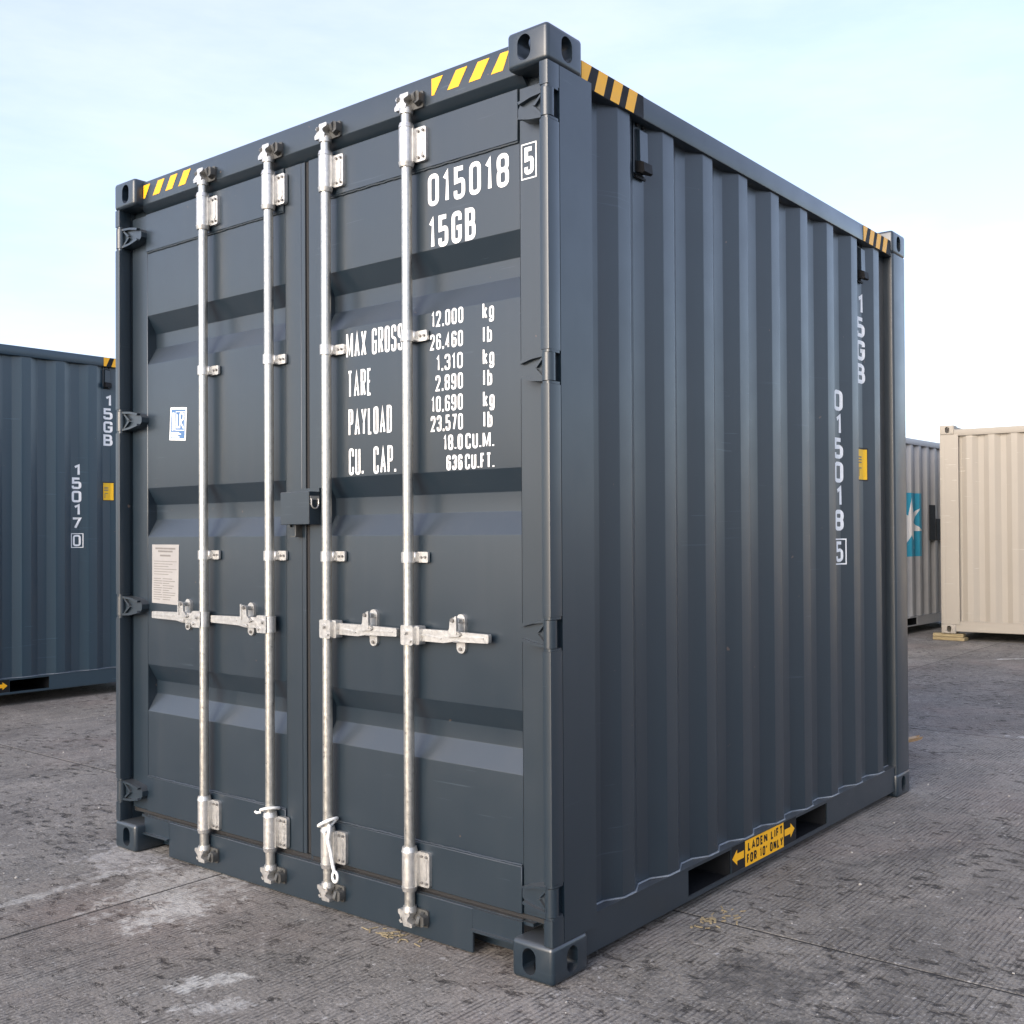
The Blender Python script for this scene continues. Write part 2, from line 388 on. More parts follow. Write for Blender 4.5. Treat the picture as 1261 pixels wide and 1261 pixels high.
def make_container(label, H, L, mat, loc, rotz, group=None, pitch=.276, first=.465, slots=True, wallmat=None, sealant=None, hinge_z=(2.655, 1.855, 1.05, .248), pockets=((.80, 1.115), (1.675, 1.99))):
    c = thing('shipping_container', label, 'container', loc, rotz, group)
    wallmat = wallmat or mat
    fm = fitting_mesh(mat)
    # corner fittings (base mesh sits at front-right-bottom)
    fml = mirror_mesh(fm, -1); fmb = mirror_mesh(fm, 1, -1); fmbl = mirror_mesh(fm, -1, -1)
    for z, top in ((0, 0), (H, 1)):
        for me, x, y in ((fm, 0, 0), (fml, -W, 0), (fmb, 0, L), (fmbl, -W, L)):
            if top: me = mirror_mesh(me, 1, 1, -1)
            obj('corner_fitting', me, c, (x, y, z))
    z0, z1 = .118, H - .118
    # door-end posts: deep J-section with notches where the hinge lugs pass
    bm = bmesh.new()
    prism(bm, [(-.003, .062), (-.036, .062), (-.036, .115), (-.13, .115), (-.13, .22), (-.05, .226), (-.003, .226)], 'z', z0, z1)
    cuts = sorted(hinge_z) if slots else []
    a = z0
    for h in cuts + [None]:
        b = z1 if h is None else h - .052
        t = bmesh.new()
        prism(t, rounded([(-.003, .0621), (-.036, .0621), (-.036, .003), (-.003, .003)], .004, True, 2), 'z', a, b)
        merge(bm, t, 0); a = b + .104
    pm = mesh_of('corner_post', bm, mat, 40)
    obj('corner_post', pm, c); pl = mirror_mesh(pm, -1); obj('corner_post', pl, c, (-W, 0, 0))
    # blind-end posts
    bm = bmesh.new()
    prism(bm, rounded([(-.07, L - .172), (-.012, L - .168), (-.003, L - .160), (-.003, L - .004), (-.16, L - .004), (-.16, L - .03), (-.07, L - .03)], .006, True, 2), 'z', z0, z1)
    pm = mesh_of('corner_post', bm, mat, 40)
    obj('corner_post', pm, c); obj('corner_post', mirror_mesh(pm, -1), c, (-W, 0, 0))
    # rails
    for s in (1, -1):
        bm = bmesh.new(); box(bm, (-.072, .170, H - .136), (-.010, L - .170, H - .056), .005, seg=2)
        me = mesh_of('top_rail', bm, mat); obj('top_rail', me if s > 0 else mirror_mesh(me, -1), c, (0 if s > 0 else -W, 0, 0))
        bm = bmesh.new(); xr = XO + .004; ys = [.176] + [v for p in pockets for v in p] + [L - .176]
        for i in range(0, len(ys), 2): box(bm, (xr - .006, ys[i], .036), (xr, ys[i + 1], .152))
        for p in pockets:
            box(bm, (xr - .006, p[0], .143), (xr, p[1], .152)); box(bm, (xr - .006, p[0], .036), (xr, p[1], .050))
        box(bm, (-.085, .176, .152), (xr + .003, L - .176, .157)); box(bm, (-.06, .176, .031), (xr - .004, L - .176, .0361))
        me = mesh_of('bottom_rail', bm, mat, 0); obj('bottom_rail', me if s > 0 else mirror_mesh(me, -1), c, (0 if s > 0 else -W, 0, 0))
        bm = corrugated(L, pitch, first, .155, H - .13, .215, L - .15)
        me = mesh_of('side_wall', bm, wallmat if s > 0 else mat, 50); obj('side_wall', me if s > 0 else mirror_mesh(me, -1), c, (0 if s > 0 else -W, 0, 0))
    # sealant bead where the right wall meets the bottom rail
    bm = bmesh.new(); e = first; k_ = pitch / .278; pts = [(XI, .228)]
    while e + .068 * k_ < L - .13:
        s_ = e - .14 * k_
        pts += [q for q in ((XI, s_), (XO, s_ + .068 * k_), (XO, e), (XI, e + .068 * k_)) if q[1] > .232]; e += pitch
    pts.append((XI, L - .172)); P = rounded(pts, .012, False, 3)
    tube(bm, [(p.x + .003, p.y, .1585 + rnd.uniform(-.0006, .0012)) for p in P], .0042, 6); obj('sealant_bead', mesh_of('sealant_bead', bm, sealant or MAT['sealant'], 60), c)
    for p in pockets:
        bm = bmesh.new()
        for a, b in ((p[0] - .006, p[0] - .0005), (p[1] + .0005, p[1] + .006)): box(bm, (-W + .03, a, .037), (XO - .004, b, .151))
        box(bm, (-W + .03, p[0], .1445), (XO - .004, p[1], .1505)); box(bm, (-W + .03, p[0], .037), (XO - .004, p[1], .041)); obj('fork_pocket', mesh_of('fork_pocket', bm, MAT['undercoat'], 0), c)
    # blind end wall, roof, floor, cross members
    bm = corrugated(W, .25, .33, .16, H - .10, .06, W - .06, -.03, -.075)
    e = obj('end_wall', mesh_of('end_wall', bm, mat, 50), c, (0, L, 0), (0, 0, R(90)))
    for lo, hi, nm in (((-W + .06, L - .075, .03), (-.06, L - .02, .158), 'end_sill'), ((-W + .12, L - .07, H - .12), (-.12, L - .02, H - .03), 'end_header')):
        bm = bmesh.new(); box(bm, lo, hi); obj(nm, mesh_of(nm, bm, mat, 0), c)
    bm = bmesh.new(); n_ = int((L - .3) / .2); P = []
    for i in range(n_ + 1):
        y = .12 + (L - .24) * i / n_; P += [(y, H - .080), (y + .02, H - .064), (y + .09, H - .064), (y + .11, H - .080)]
    P = [p for p in P if p[0] < L - .1]
    A = [bm.verts.new((-.05, y, z)) for y, z in P]; B = [bm.verts.new((-W + .05, y, z)) for y, z in P]
    for i in range(len(P) - 1): bm.faces.new((A[i], A[i + 1], B[i + 1], B[i]))
    obj('roof', mesh_of('roof', bm, mat), c)
    bm = bmesh.new(); box(bm, (-W + .06, .10, .155), (-.06, L - .07, .183)); obj('floor', mesh_of('floor', bm, MAT['floorwood'], 0), c)
    cm = None
    for i in range(int(L / .3)):
        y = .22 + i * .3
        if any(p[0] - .06 < y < p[1] + .06 for p in pockets) or y > L - .2: continue
        if cm is None:
            bm = bmesh.new(); box(bm, (-W + .04, 0, .04), (-.04, .005, .15)); box(bm, (-W + .04, .005, .04), (-.04, .045, .045)); cm = mesh_of('cross_member', bm, MAT['undercoat'], 0)
        obj('cross_member', cm, c, (0, y, 0))
    # door-end header and sill
    bm = bmesh.new(); prism(bm, rounded([(.042, H - .112), (.042, H - .012), (.17, H - .012), (.17, H - .146), (.078, H - .146)], .006, True, 2), 'x', -W + .14, -.14)
    box(bm, (-W + .036, .080, H - .147), (-.036, .16, H - .113))
    obj('door_header', mesh_of('door_header', bm, mat), c)
    bm = bmesh.new()
    box(bm, (-2.095, .046, .006), (-.365, .056, .150), .002); box(bm, (-W + .158, .046, .078), (-2.0948, .056, .150)); box(bm, (-.3652, .046, .082), (-.158, .056, .150))
    box(bm, (-W + .12, .056, .140), (-.12, .14, .150)); box(bm, (-W + .12, .135, .01), (-.12, .142, .139))
    box(bm, (-W + .16, .034, .075), (-2.094, .046, .081)); box(bm, (-.366, .034, .080), (-.16, .046, .086))
    obj('door_sill', mesh_of('door_sill', bm, mat, 0), c)
    bm = bmesh.new(); box(bm, (-W + .036, .072, .1505), (-.036, .12, .168)); box(bm, (-W + .165, .0565, .1502), (-.165, .0719, .1530)); obj('sill_ledge', mesh_of('sill_ledge', bm, MAT['dusty'] if mat is MAT['slate'] else mat, 0), c)
    return c

# ------------------------------------------------------------------ doors of the near container
REC = [(.600, .672, .728, .800), (1.350, 1.424, 1.488, 1.560), (2.095, 2.170, 2.232, 2.307)]
YD = .062
def door_mesh(x0, x1, p0, p1, zb, zt, mat):
    """leaf from x0 to x1 (x0 < x1), pressed panel from p0 to p1"""
    bm = bmesh.new()
    prof = [(YD, .318)]
    for a, b, c, d in REC: prof += [(YD, a), (YD + .040, b), (YD + .040, c), (YD, d)]
    prof.append((YD, 2.583))
    P = rounded(prof, .007, False, 3)
    A = [bm.verts.new((p0, p.x, p.y)) for p in P]; B = [bm.verts.new((p1, p.x, p.y)) for p in P]
    for i in range(len(P) - 1): bm.faces.new((A[i], B[i], B[i + 1], A[i + 1]))
    for a, b, c, d in REC:                       # closed ends of each pressing
        for x in (p0, p1): bm.faces.new([bm.verts.new((x, y, z)) for y, z in ((YD, a), (YD + .040, b), (YD + .040, c), (YD, d))])
    t = .115
    box(bm, (x0, YD - .0015, zb), (p0 + .0001, t, zt), .003); box(bm, (p1 - .0001, YD - .0015, zb), (x1, t, zt), .003)
    # top and bottom rails stand proud of the panel; a weld bead runs along them
    box(bm, (p0 + .001, YD - .008, 2.583), (p1 - .001, t, zt - .001), .002); box(bm, (p0 + .001, YD - .008, zb + .001), (p1 - .001, t, .318), .002)
    for z, s in ((2.583, -1), (.318, 1)):
        pts = [(p0 + .002 + (p1 - p0 - .004) * i / 60, YD - .002 + rnd.uniform(-.0012, .0006), z + s * rnd.uniform(.0005, .003)) for i in range(61)]
        tube(bm, pts, .0042, 6)
    return mesh_of('door', bm, mat, 40)

def hinge_mesh(s, ln=.112):
    """blade, ribs, knuckle; pin axis at the origin, s = -1 blade towards -x, +1 towards +x"""
    bm = bmesh.new()
    def X(v): return s * v * ln / .112
    base = YD - .024            # pin axis lies at y = .024
    bl = [(X(.0), -.043), (X(.060), -.037), (X(.100), -.026), (X(.112), -.010), (X(.112), .010), (X(.100), .026), (X(.060), .037), (X(.0), .043)]
    t = bmesh.new(); prism(t, bl, 'y', .004, base); merge(bm, t, 0)
    for q in (-1, 1):                                     # raised rims
        t = bmesh.new(); prism(t, [(X(.006), q * .043), (X(.06), q * .0375), (X(.104), q * .0265), (X(.100), q * .018), (X(.058), q * .029), (X(.006), q * .034)], 'y', -.010, .0045); merge(bm, t, 0)
        t = bmesh.new(); prism(t, [(X(.016), q * .030), (X(.024), q * .031), (X(.052), q * .004), (X(.042), q * .002)], 'y', -.006, .0045); merge(bm, t, 0)
    cyl(bm, (0, -.002, -.042), (0, -.002, .042), .0205, n=20)
    cyl(bm, (0, 0, -.0525), (0, 0, .0525), .008, n=12)
    return mesh_of('hinge', bm, MAT['slate'], 40)
def lug_mesh(s):
    bm = bmesh.new(); prism(bm, rounded([(-.017, -.017), (.017, -.017), (.017, .040), (-.017, .040)], .012, True, 3), 'z', -.004, .004)
    return mesh_of('hinge_lug', bm, MAT['slate'], 40)
HM = {-1: hinge_mesh(-1, .120), 1: hinge_mesh(1, .150)}; LM = lug_mesh(1)

def bracket_mesh():
    """long bearing sleeve with a bolted plate to its right; rod axis at origin"""
    bm = bmesh.new()
    cyl(bm, (0, 0, -.060), (0, 0, .060), .0255, n=24)
    for z in (-1, 1):
        cyl(bm, (0, 0, z * .058), (0, 0, z * .074), .0275, .0235, n=24)
    t = bmesh.new(); prism(t, rounded([(.018, -.058), (.076, -.058), (.076, .058), (.018, .058)], .010, True, 3), 'y', .016, .031); merge(bm, t, 0)
    t = bmesh.new(); prism(t, rounded([(.0, -.058), (.030, -.058), (.030, .058), (.0, .058)], .004, True, 2), 'y', .002, .0165); merge(bm, t, 0)
    t = bmesh.new(); prism(t, obround(.056, 0, .014, .070), 'y', .0135, .0165); merge(bm, t, 0)
    for z in (-.044, .044):
        for x in (.042, .064): cyl(bm, (x, .010, z), (x, .017, z), .0048, n=8, mat=1)
        cyl(bm, (-.0265, -.004, z), (-.018, -.002, z), .0042, n=8, mat=1)
    return mesh_of('bearing_bracket', bm, [MAT['zinc'], MAT['bolt']], 40)
def guide_mesh():
    bm = bmesh.new()
    cyl(bm, (0, 0, -.018), (0, 0, .018), .0225, n=24)
    t = bmesh.new(); prism(t, rounded([(.012, -.018), (.070, -.018), (.070, .018), (.012, .018)], .006, True, 3), 'y', .022, .031); merge(bm, t, 0)
    box(bm, (.008, .006, -.017), (.026, .030, .017), .003)
    t = bmesh.new(); prism(t, rounded([(-.030, -.017), (-.014, -.017), (-.014, .017), (-.030, .017)], .004, True, 2), 'y', -.004, .030); merge(bm, t, 0)
    for x in (.040, .058): cyl(bm, (x, .017, 0), (x, .0225, 0), .0045, n=8, mat=1)
    cyl(bm, (-.022, -.007, 0), (-.022, -.003, 0), .0045, n=8, mat=1)
    return mesh_of('guide_bracket', bm, [MAT['zinc'], MAT['bolt']], 40)
def cam_mesh():
    """forged cam end, upward; rod end at the origin"""
    bm = bmesh.new()
    cyl(bm, (0, 0, -.012), (0, 0, .006), .0225, .0245, n=20)
    cyl(bm, (0, 0, .006), (0, 0, .018), .0245, .014, n=20)
    t = bmesh.new(); prism(t, rounded([(-.036, .000), (.016, .000), (.020, .014), (.010, .022), (.006, .034), (.030, .040), (.030, .052), (-.010, .052), (-.018, .026), (-.036, .014)], .004, True, 2), 'y', -.020, .010); merge(bm, t, 0)
    t = bmesh.new(); prism(t, rounded([(-.040, .020), (-.020, .024), (-.022, .046), (-.034, .050), (-.042, .040), (-.030, .036)], .003, True, 2), 'y', -.012, .014); merge(bm, t, 0)
    return mesh_of('cam', bm, MAT['zinc'], 40)
def keeper_mesh():
    """cam keeper welded to header or sill; face of header at y = 0, things point -y"""
    bm = bmesh.new()
    t = bmesh.new(); prism(t, rounded([(-.046, -.026), (.056, -.026), (.056, .030), (-.046, .030)], .008, True, 3), 'y', -.008, .0); merge(bm, t, 0)
    for x in (-.040, .030):
        t = bmesh.new(); prism(t, rounded([(0, -.024), (0, .026), (-.030, .024), (-.040, .012), (-.032, -.010)], .006, True, 2), 'x', x, x + .013); merge(bm, t, 0)
    t = bmesh.new(); prism(t, rounded([(.036, -.018), (.058, -.010), (.058, .018), (.044, .026)], .004, True, 2), 'y', -.030, -.008); merge(bm, t, 0)
    return mesh_of('cam_keeper', bm, MAT['cast'], 40)
def handle_mesh(s, length):
    """hub on the rod and flat handle bar; s = +1 bar runs to +x"""
    bm = bmesh.new(); X = lambda v: s * v
    def pr(pts, a, b, r=.004):
        t = bmesh.new(); prism(t, rounded([(X(x), z) for x, z in pts], r, True, 3), 'y', a, b); merge(bm, t, 0)
    cyl(bm, (0, 0, -.030), (0, 0, .030), .0235, n=20)
    pr([(-.012, -.032), (.046, -.032), (.046, .034), (-.012, .034)], -.026, -.012, .008)
    pr([(.018, -.030), (.062, -.030), (.062, .032), (.018, .032)], -.012, .018, .006)
    cyl(bm, (X(.012), -.036, .012), (X(.012), -.026, .012), .009, n=10)
    cyl(bm, (X(.034), -.033, -.016), (X(.034), -.026, -.016), .006, n=8)
    # bar: tapering, with a swelling and a pressed rib
    pr([(.040, -.018), (.16, -.019), (.20, -.013), (length, -.010), (length, .018), (.20, .021), (.16, .022), (.040, .022)], .002, .017, .005)
    pr([(.050, .002), (.15, -.008), (.152, -.003), (.052, .008)], -.002, .003, .002)
    pr([(.21, .002), (length - .02, .003), (length - .02, .007), (.21, .008)], -.001, .003, .001)
    return mesh_of('handle', bm, MAT['zinc'], 35)
def catch_mesh(s):
    bm = bmesh.new(); X = lambda v: s * v
    t = bmesh.new(); prism(t, obround(0, 0, .038, .128), 'y', .022, .033); merge(bm, t, 0)
    t = bmesh.new(); prism(t, rounded([(X(-.016), .050), (X(.010), .058), (X(.014), .012), (X(.024), .006), (X(.024), -.006), (X(-.030), -.010), (X(-.046), -.004), (X(-.020), .016)], .006, True, 3), 'y', -.012, -.003); merge(bm, t, 0)
    box(bm, (-.013, -.004, .036), (.013, .024, .052), .003); box(bm, (-.010, -.008, -.026), (.014, .024, -.020), .002)
    t = bmesh.new(); prism(t, obround(X(.012), .030, .008, .060), 'y', -.016, -.011); merge(bm, t, 0)
    cyl(bm, (X(-.004), -.018, .046), (X(-.004), -.011, .046), .007, n=10, mat=1); cyl(bm, (0, .016, -.050), (0, .022, -.050), .006, n=8, mat=1)
    return mesh_of('handle_catch', bm, [MAT['zinc'], MAT['bolt']], 35)

def rod_mesh():
    bm = bmesh.new(); cyl(bm, (0, 0, .085), (0, 0, 2.795), .0178, n=28); return mesh_of('locking_bar', bm, MAT['rod'], 40)

def vent_mesh():
    """ventilator cover on the inner flat; base plane x = 0, faces +x"""
    bm = bmesh.new()
    box(bm, (0, -.034, -.085), (.006, .034, .095), .002)
    t = bmesh.new(); prism(t, [(.006, .070), (.024, .060), (.026, -.045), (.006, -.050)], 'y', -.024, .024); merge(bm, t, 0)
    t = bmesh.new(); prism(t, [(.006, -.040), (.040, -.052), (.044, -.085), (.034, -.089), (.006, -.078)], 'y', -.026, .026, 0); merge(bm, t, 1)
    box(bm, (0.004, -.030, -.100), (.012, .030, -.092), 0, 1)
    for y in (-.018, .018): cyl(bm, (.004, y, .082), (.012, y, .082), .006, n=8, mat=1)
    return mesh_of('ventilator', bm, [MAT['slate'], MAT['black']], 35)

def make_side_marks(c, chars):
    """printed columns, stickers and tapes on the right-hand wall; chars = serial, check digit"""
    x = XI; yc15, ycn = .465 + .276 * 7 + .103, .465 + .276 * 6 + .103
    def wrap(yc): return lambda p, d: (XI + max(0.0, p.x - yc - .0345) * .53 + .0010 + d, p.x, p.y)
    bm = bmesh.new(); pl = wrap(yc15)
    for i, ch in enumerate('15GB'):
        zt = 2.520 - i * .114; text(bm, ch, yc15 - .028 if ch != '1' else yc15 - .010, yc15 + .050, zt - .098, .098, .0190, pl)
    obj('lettering', mesh_of('lettering', bm, MAT['white'], 0, False), c)
    bm = bmesh.new(); pl = wrap(ycn)
    for i, ch in enumerate(chars[0]):
        zt = 2.020 - i * .1125; text(bm, ch, ycn - .028 if ch != '1' else ycn - .010, ycn + .050, zt - .098, .098, .0190, pl)
    zt = 1.320
    for a, b, cc, d in ((-.034, -.028, 1.200, 1.322), (.058, .064, 1.200, 1.322), (-.0279, .0344, 1.200, 1.206), (.0345, .0579, 1.200, 1.206), (-.0279, .0344, 1.316, 1.322), (.0345, .0579, 1.316, 1.322)): quad(bm, pl, ycn + a, cc, ycn + b, d)
    text(bm, chars[1], ycn - .018, ycn + .046, 1.213, .096, .015, pl)
    obj('lettering', mesh_of('lettering', bm, MAT['white'], 0, False), c)
    # small yellow warning sticker
    bm = bmesh.new(); pl = wrap(yc15); a, b = yc15 + .0346, yc15 + .062
    quad(bm, pl, yc15 - .034, 1.602, a, 1.765, 0, 0); quad(bm, pl, a, 1.602, b, 1.765, 0, 0); quad(bm, pl, yc15 - .030, 1.609, a, 1.757, .0004, 1); quad(bm, pl, a, 1.609, b - .006, 1.757, .0004, 1); a, b = yc15 - .034, yc15 + .033
    for k in range(3): quad(bm, pl, a + .012, 1.716 - k * .013, b - .018, 1.722 - k * .013, .0008, 2)
    quad(bm, pl, a + .016, 1.625, a + .021, 1.668, .0008, 2); quad(bm, pl, a + .022, 1.663, b - .020, 1.668, .0008, 2)
    obj('warning_sticker', mesh_of('warning_sticker', bm, [MAT['darkink'], MAT['ygreen'], MAT['ink']], 0, False), c, label='small yellow warning sticker with black edge')
    # hazard tapes on the top rail
    for y0 in (.182, 2.452):
        bm = bmesh.new(); pt = side(-.010); za, zb = 2.762, 2.838; n_ = 4; wd = .345 / n_
        quad(bm, pt, y0, za, y0 + .352, zb, 0, 0)
        for k in range(n_):
            s0 = y0 + k * wd
            if k == 0: poly(bm, pt, [(s0, za), (s0 + .022, za), (s0 + .055, zb), (s0, zb)], .0004, 1)
            else: poly(bm, pt, [(s0 - .018, za), (s0 + .032, za), (s0 + .058, zb), (s0 + .008, zb)], .0004, 1)
        obj('hazard_tape', mesh_of('hazard_tape', bm, [MAT['black'], MAT['yellow']], 0, False), c)
    # fork-lift notice on the bottom rail
    bm = bmesh.new(); pr = side(XO + .004); quad(bm, pr, 1.118, .052, 1.672, .1515, 0, 0)
    quad(bm, pr, 1.222, .050, 1.555, .1516, .0004, 1)
    text(bm, 'LADEN LIFT', 1.245, 1.545, .106, .036, .0085, lambda p, d: pr(p, d + .0008), 0)
    text(bm, "FOR 10' ONLY", 1.236, 1.548, .058, .038, .0085, lambda p, d: pr(p, d + .0008), 0)
    for s, x0 in ((-1, 1.213), (1, 1.564)):
        poly(bm, pr, [(x0, .090), (x0 + s * .055, .090), (x0 + s * .055, .074), (x0 + s * .094, .104), (x0 + s * .055, .134), (x0 + s * .055, .118), (x0, .118)][::s], .0004, 1)
    obj('fork_lift_notice', mesh_of('fork_lift_notice', bm, [MAT['black'], MAT['yellow']], 0, False), c, label='black and yellow laden lift notice with arrows')
    vm = vent_mesh()
    for k in (0, 7): obj('ventilator', vm, c, (XI, .465 + .276 * k + .103, 2.672))

def near_container():
    H, L = 2.896, 2.991
    c = make_container('dark slate grey ten-foot container numbered 015018 with four zinc locking bars', H, L, MAT['slate'], (0, 0, 0), 0, 'ten-foot containers')
    make_side_marks(c, ('015018', '5'))
    # hazard tapes on the header
    for x0, n_ in ((-.527, 1), (-2.272, 0)):
        bm = bmesh.new(); pf = front(.042); za, zb = 2.812, 2.868
        for k in range(4):
            s0 = x0 + k * .096
            if k == 0: poly(bm, pf, [(s0, za), (s0 + .012, za), (s0 + .052, zb), (s0, zb)])
            else: poly(bm, pf, [(s0 - .024, za), (s0 + .026, za), (s0 + .066, zb), (s0 + .016, zb)] if not (k == 3 and n_) else [(s0 - .024, za), (s0 + .026, za), (s0 + .052, zb), (s0 + .016, zb)])
        obj('hazard_tape', mesh_of('hazard_tape', bm, MAT['yellow'], 0, False), c)
    hz = (2.655, 1.855, 1.05, .248)
    doors = []
    for x0, x1, p0, p1 in ((-1.190, -.043, -1.092, -.163), (-2.395, -1.232, -2.275, -1.328)):
        d = obj('door', door_mesh(x0, x1, p0, p1, .170, 2.747, MAT['slate']), c); doors.append(d)
    right, left = doors
    # gaskets
    def gasket(d, boxes):
        bm = bmesh.new()
        for lo, hi in boxes: box(bm, lo, hi, .002)
        obj('gasket', mesh_of('gasket', bm, MAT['rubber'], 0), d)
    gasket(right, [((-.0425, .066, .172), (-.0365, .11, 2.745)), ((-1.188, .070, .152), (-.045, .11, .1695)), ((-1.188, .072, 2.7475), (-.045, .11, 2.7495))])
    gasket(left, [((-2.4015, .066, .172), (-2.3955, .11, 2.745)), ((-2.393, .070, .152), (-1.2, .11, .1695)), ((-2.393, .072, 2.7475), (-1.2, .11, 2.7495)), ((-1.2318, .068, .172), (-1.199, .11, 2.745))])
    bm = bmesh.new(); box(bm, (-1.231, .060, .172), (-1.211, .0679, 2.745), .002); obj('cover_strip', mesh_of('cover_strip', bm, MAT['slate'], 0), left)
    for z in hz:
        obj('hinge', HM[-1], right, (-.0195, .024, z)); obj('hinge', HM[1], left, (-W + .0195, .024, z))
        for q in (-.0475, .0475): obj('hinge_lug', LM, c, (-.0195, .022, z + q)); obj('hinge_lug', LM, c, (-W + .0195, .022, z + q))
    rods = [(-.632, right, 1, .357), (-1.050, right, 1, .357), (-1.383, left, -1, .376), (-1.810, left, -1, .39)]
    RM, BM_, GM, CM, KM = rod_mesh(), bracket_mesh(), guide_mesh(), cam_mesh(), keeper_mesh()
    CMd = mirror_mesh(CM, 1, 1, -1); KMd = mirror_mesh(KM, 1, 1, -1)
    HD = {1: handle_mesh(1, .357), -1: handle_mesh(-1, .382)}; CT = {1: catch_mesh(1), -1: catch_mesh(-1)}
    YR = .026
    for x, d, s, ln in rods:
        r = obj('locking_bar', RM, d, (x, YR, 0))
        obj('bearing_bracket', BM_, d, (x, YR, 2.664)); obj('bearing_bracket', BM_, d, (x, YR, .234))
        obj('cam', CM, d, (x, YR, 2.782)); obj('cam', CMd, d, (x, YR, .098))
        for z in (2.020, 1.276): obj('guide_bracket', GM, d, (x, YR, z))
        obj('handle', HD[s], d, (x, YR, 1.016)); obj('handle_catch', CT[s], d, (x + (.216 if s > 0 else -.152), YR + .003, 1.028))
        obj('cam_keeper', KM, c, (x + .016, .042, 2.808)); obj('cam_keeper', KMd, c, (x + .016, .046, .076))
    # lock box over the meeting stiles
    bm = bmesh.new()
    x0, x1, yf, za, zb = -1.293, -1.128, .008, 1.392, 1.512
    box(bm, (x0, yf, za), (x1, yf + .005, zb), .002); box(bm, (x0, yf + .005, zb - .005), (x1, .0585, zb), 0)
    box(bm, (x0, yf + .005, za), (x0 + .005, .0585, zb - .005)); box(bm, (x1 - .005, yf + .005, za), (x1, .0585, zb - .005))
    box(bm, (x0 - .014, .0525, za - .008), (x0 + .0, .0585, zb + .014)); box(bm, (x0, .0525, zb), (x1 + .004, .0585, zb + .014))
    lb = obj('lock_box', mesh_of('lock_box', bm, MAT['slate'], 0), left)
    # shackle eye and hook: parts of the box
    bm = bmesh.new(); P = [(x1 + .003, .018 + .016 * (1 - math.cos(a)) , 1.468 - .018 * math.sin(a)) for a in [math.pi * k / 10 for k in range(11)]]
    P = [(x1 + .003, .018, 1.486)] + P + [(x1 + .003, .05, 1.486)]
    tube(bm, P, .003, 8); box(bm, (x1 - .001, .014, 1.482), (x1 + .002, .054, 1.496))
    obj('shackle_eye', mesh_of('shackle_eye', bm, MAT['zinc'], 40), left); bm = bmesh.new()
    box(bm, (-1.236, .030, 1.350), (-1.230, .058, 1.391)); box(bm, (-1.258, .024, 1.346), (-1.226, .056, 1.350)); 
    o = obj('lock_hook', mesh_of('lock_hook', bm, MAT['cast'], 40), left)
    # ---- lettering on the right-hand door
    bm = bmesh.new(); pf = front(YD)
    text(bm, '015018', -.566, -.207, 2.452, .108, .0155, front(YD), 0, .36)
    pst = front(YD - .0015)
    text(bm, '5', -.142, -.104, 2.470, .086, .0140, pst)
    for a, b, cc, e in ((-.155, -.151, 2.456, 2.568), (-.097, -.093, 2.456, 2.568), (-.1509, -.0971, 2.456, 2.460), (-.1509, -.0971, 2.564, 2.568)): quad(bm, pst, a, cc, b, e)
    obj('lettering', mesh_of('lettering', bm, MAT['white'], 0, False), right)
    bm = bmesh.new(); text(bm, '15GB', -.562, -.351, 2.3085, .106, .0155, pf); obj('lettering', mesh_of('lettering', bm, MAT['white'], 0, False), right)
    for s, a, b, z, h, st in (('MAX GROSS', -.982, -.690, 1.986, .092, .0090), ('TARE', -.975, -.850, 1.844, .096, .0092), ('PAYLOAD', -.971, -.747, 1.706, .096, .0092), ('CU.  CAP.', -.970, -.727, 1.566, .096, .0092),
                           ('12,000', -.552, -.407, 2.044, .053, .0074), ('26,460', -.560, -.409, 1.968, .053, .0074), ('1,310', -.530, -.410, 1.896, .053, .0074), ('2,890', -.535, -.410, 1.829, .053, .0074),
                           ('10,690', -.554, -.411, 1.760, .053, .0074), ('23,570', -.558, -.411, 1.695, .053, .0074), ('18.0', -.499, -.412, 1.630, .051, .0082), ('636', -.486, -.414, 1.5635, .050, .0080),
                           ('CU.M.', -.400, -.276, 1.630, .051, .0078), ('CU.FT.', -.402, -.276, 1.5635, .050, .0074)):
        bm = bmesh.new(); text(bm, s, a, b, z, h, st, pf, 0, .30); obj('lettering', mesh_of('lettering', bm, MAT['white'], 0, False), right)
    for i, z in enumerate((2.044, 1.968, 1.896, 1.829, 1.760, 1.695)):
        bm = bmesh.new()
        if i % 2 == 0: text(bm, 'kg', -.322, -.273, z, .053, .0074, pf)
        else: text(bm, 'lb', -.320, -.282, z, .053, .0074, pf, 0, .5)
        obj('lettering', mesh_of('lettering', bm, MAT['white'], 0, False), right)
    # ---- stickers on the left-hand door (slightly askew)
    def askew(cx, cz, ang):
        ca, sa = math.cos(ang), math.sin(ang)
        return lambda p, d: (cx + p.x * ca - p.y * sa, YD - .0009 - d, cz + p.x * sa + p.y * ca)
    bm = bmesh.new(); pl = askew(-2.045, 1.8235, -.07); quad(bm, pl, -.060, -.069, .060, .069, 0, 0); quad(bm, pl, -.052, -.061, .052, .061, .0004, 1)
    up = lambda p, d: pl(p, d + .0008)
    text(bm, 'L', -.012, .012, -.018, .062, .0085, up, 0); 
    strip(bm, rounded([(.014, -.018), (.014, .044), (.038, .044), (.038, .018), (.016, .012), (.042, -.018)], .006, False, 3), .0075, False, up, .0003, 0)
    for a, b, cc, e in ((-.043, -.034, -.028, .048), (-.028, -.024, -.028, .048), (-.018, .048, .050, .0525), (-.018, .048, -.0275, -.025), (-.018, -.0155, -.0249, .0499), (.0455, .048, -.0249, .0499)): quad(bm, up, a, cc, b, e, 0, 0)
    for k, ln in enumerate((.058, .072, .050, .062)): quad(bm, up, -.046, -.038 - k * .0062, -.046 + ln, -.0345 - k * .0062, 0, 0)
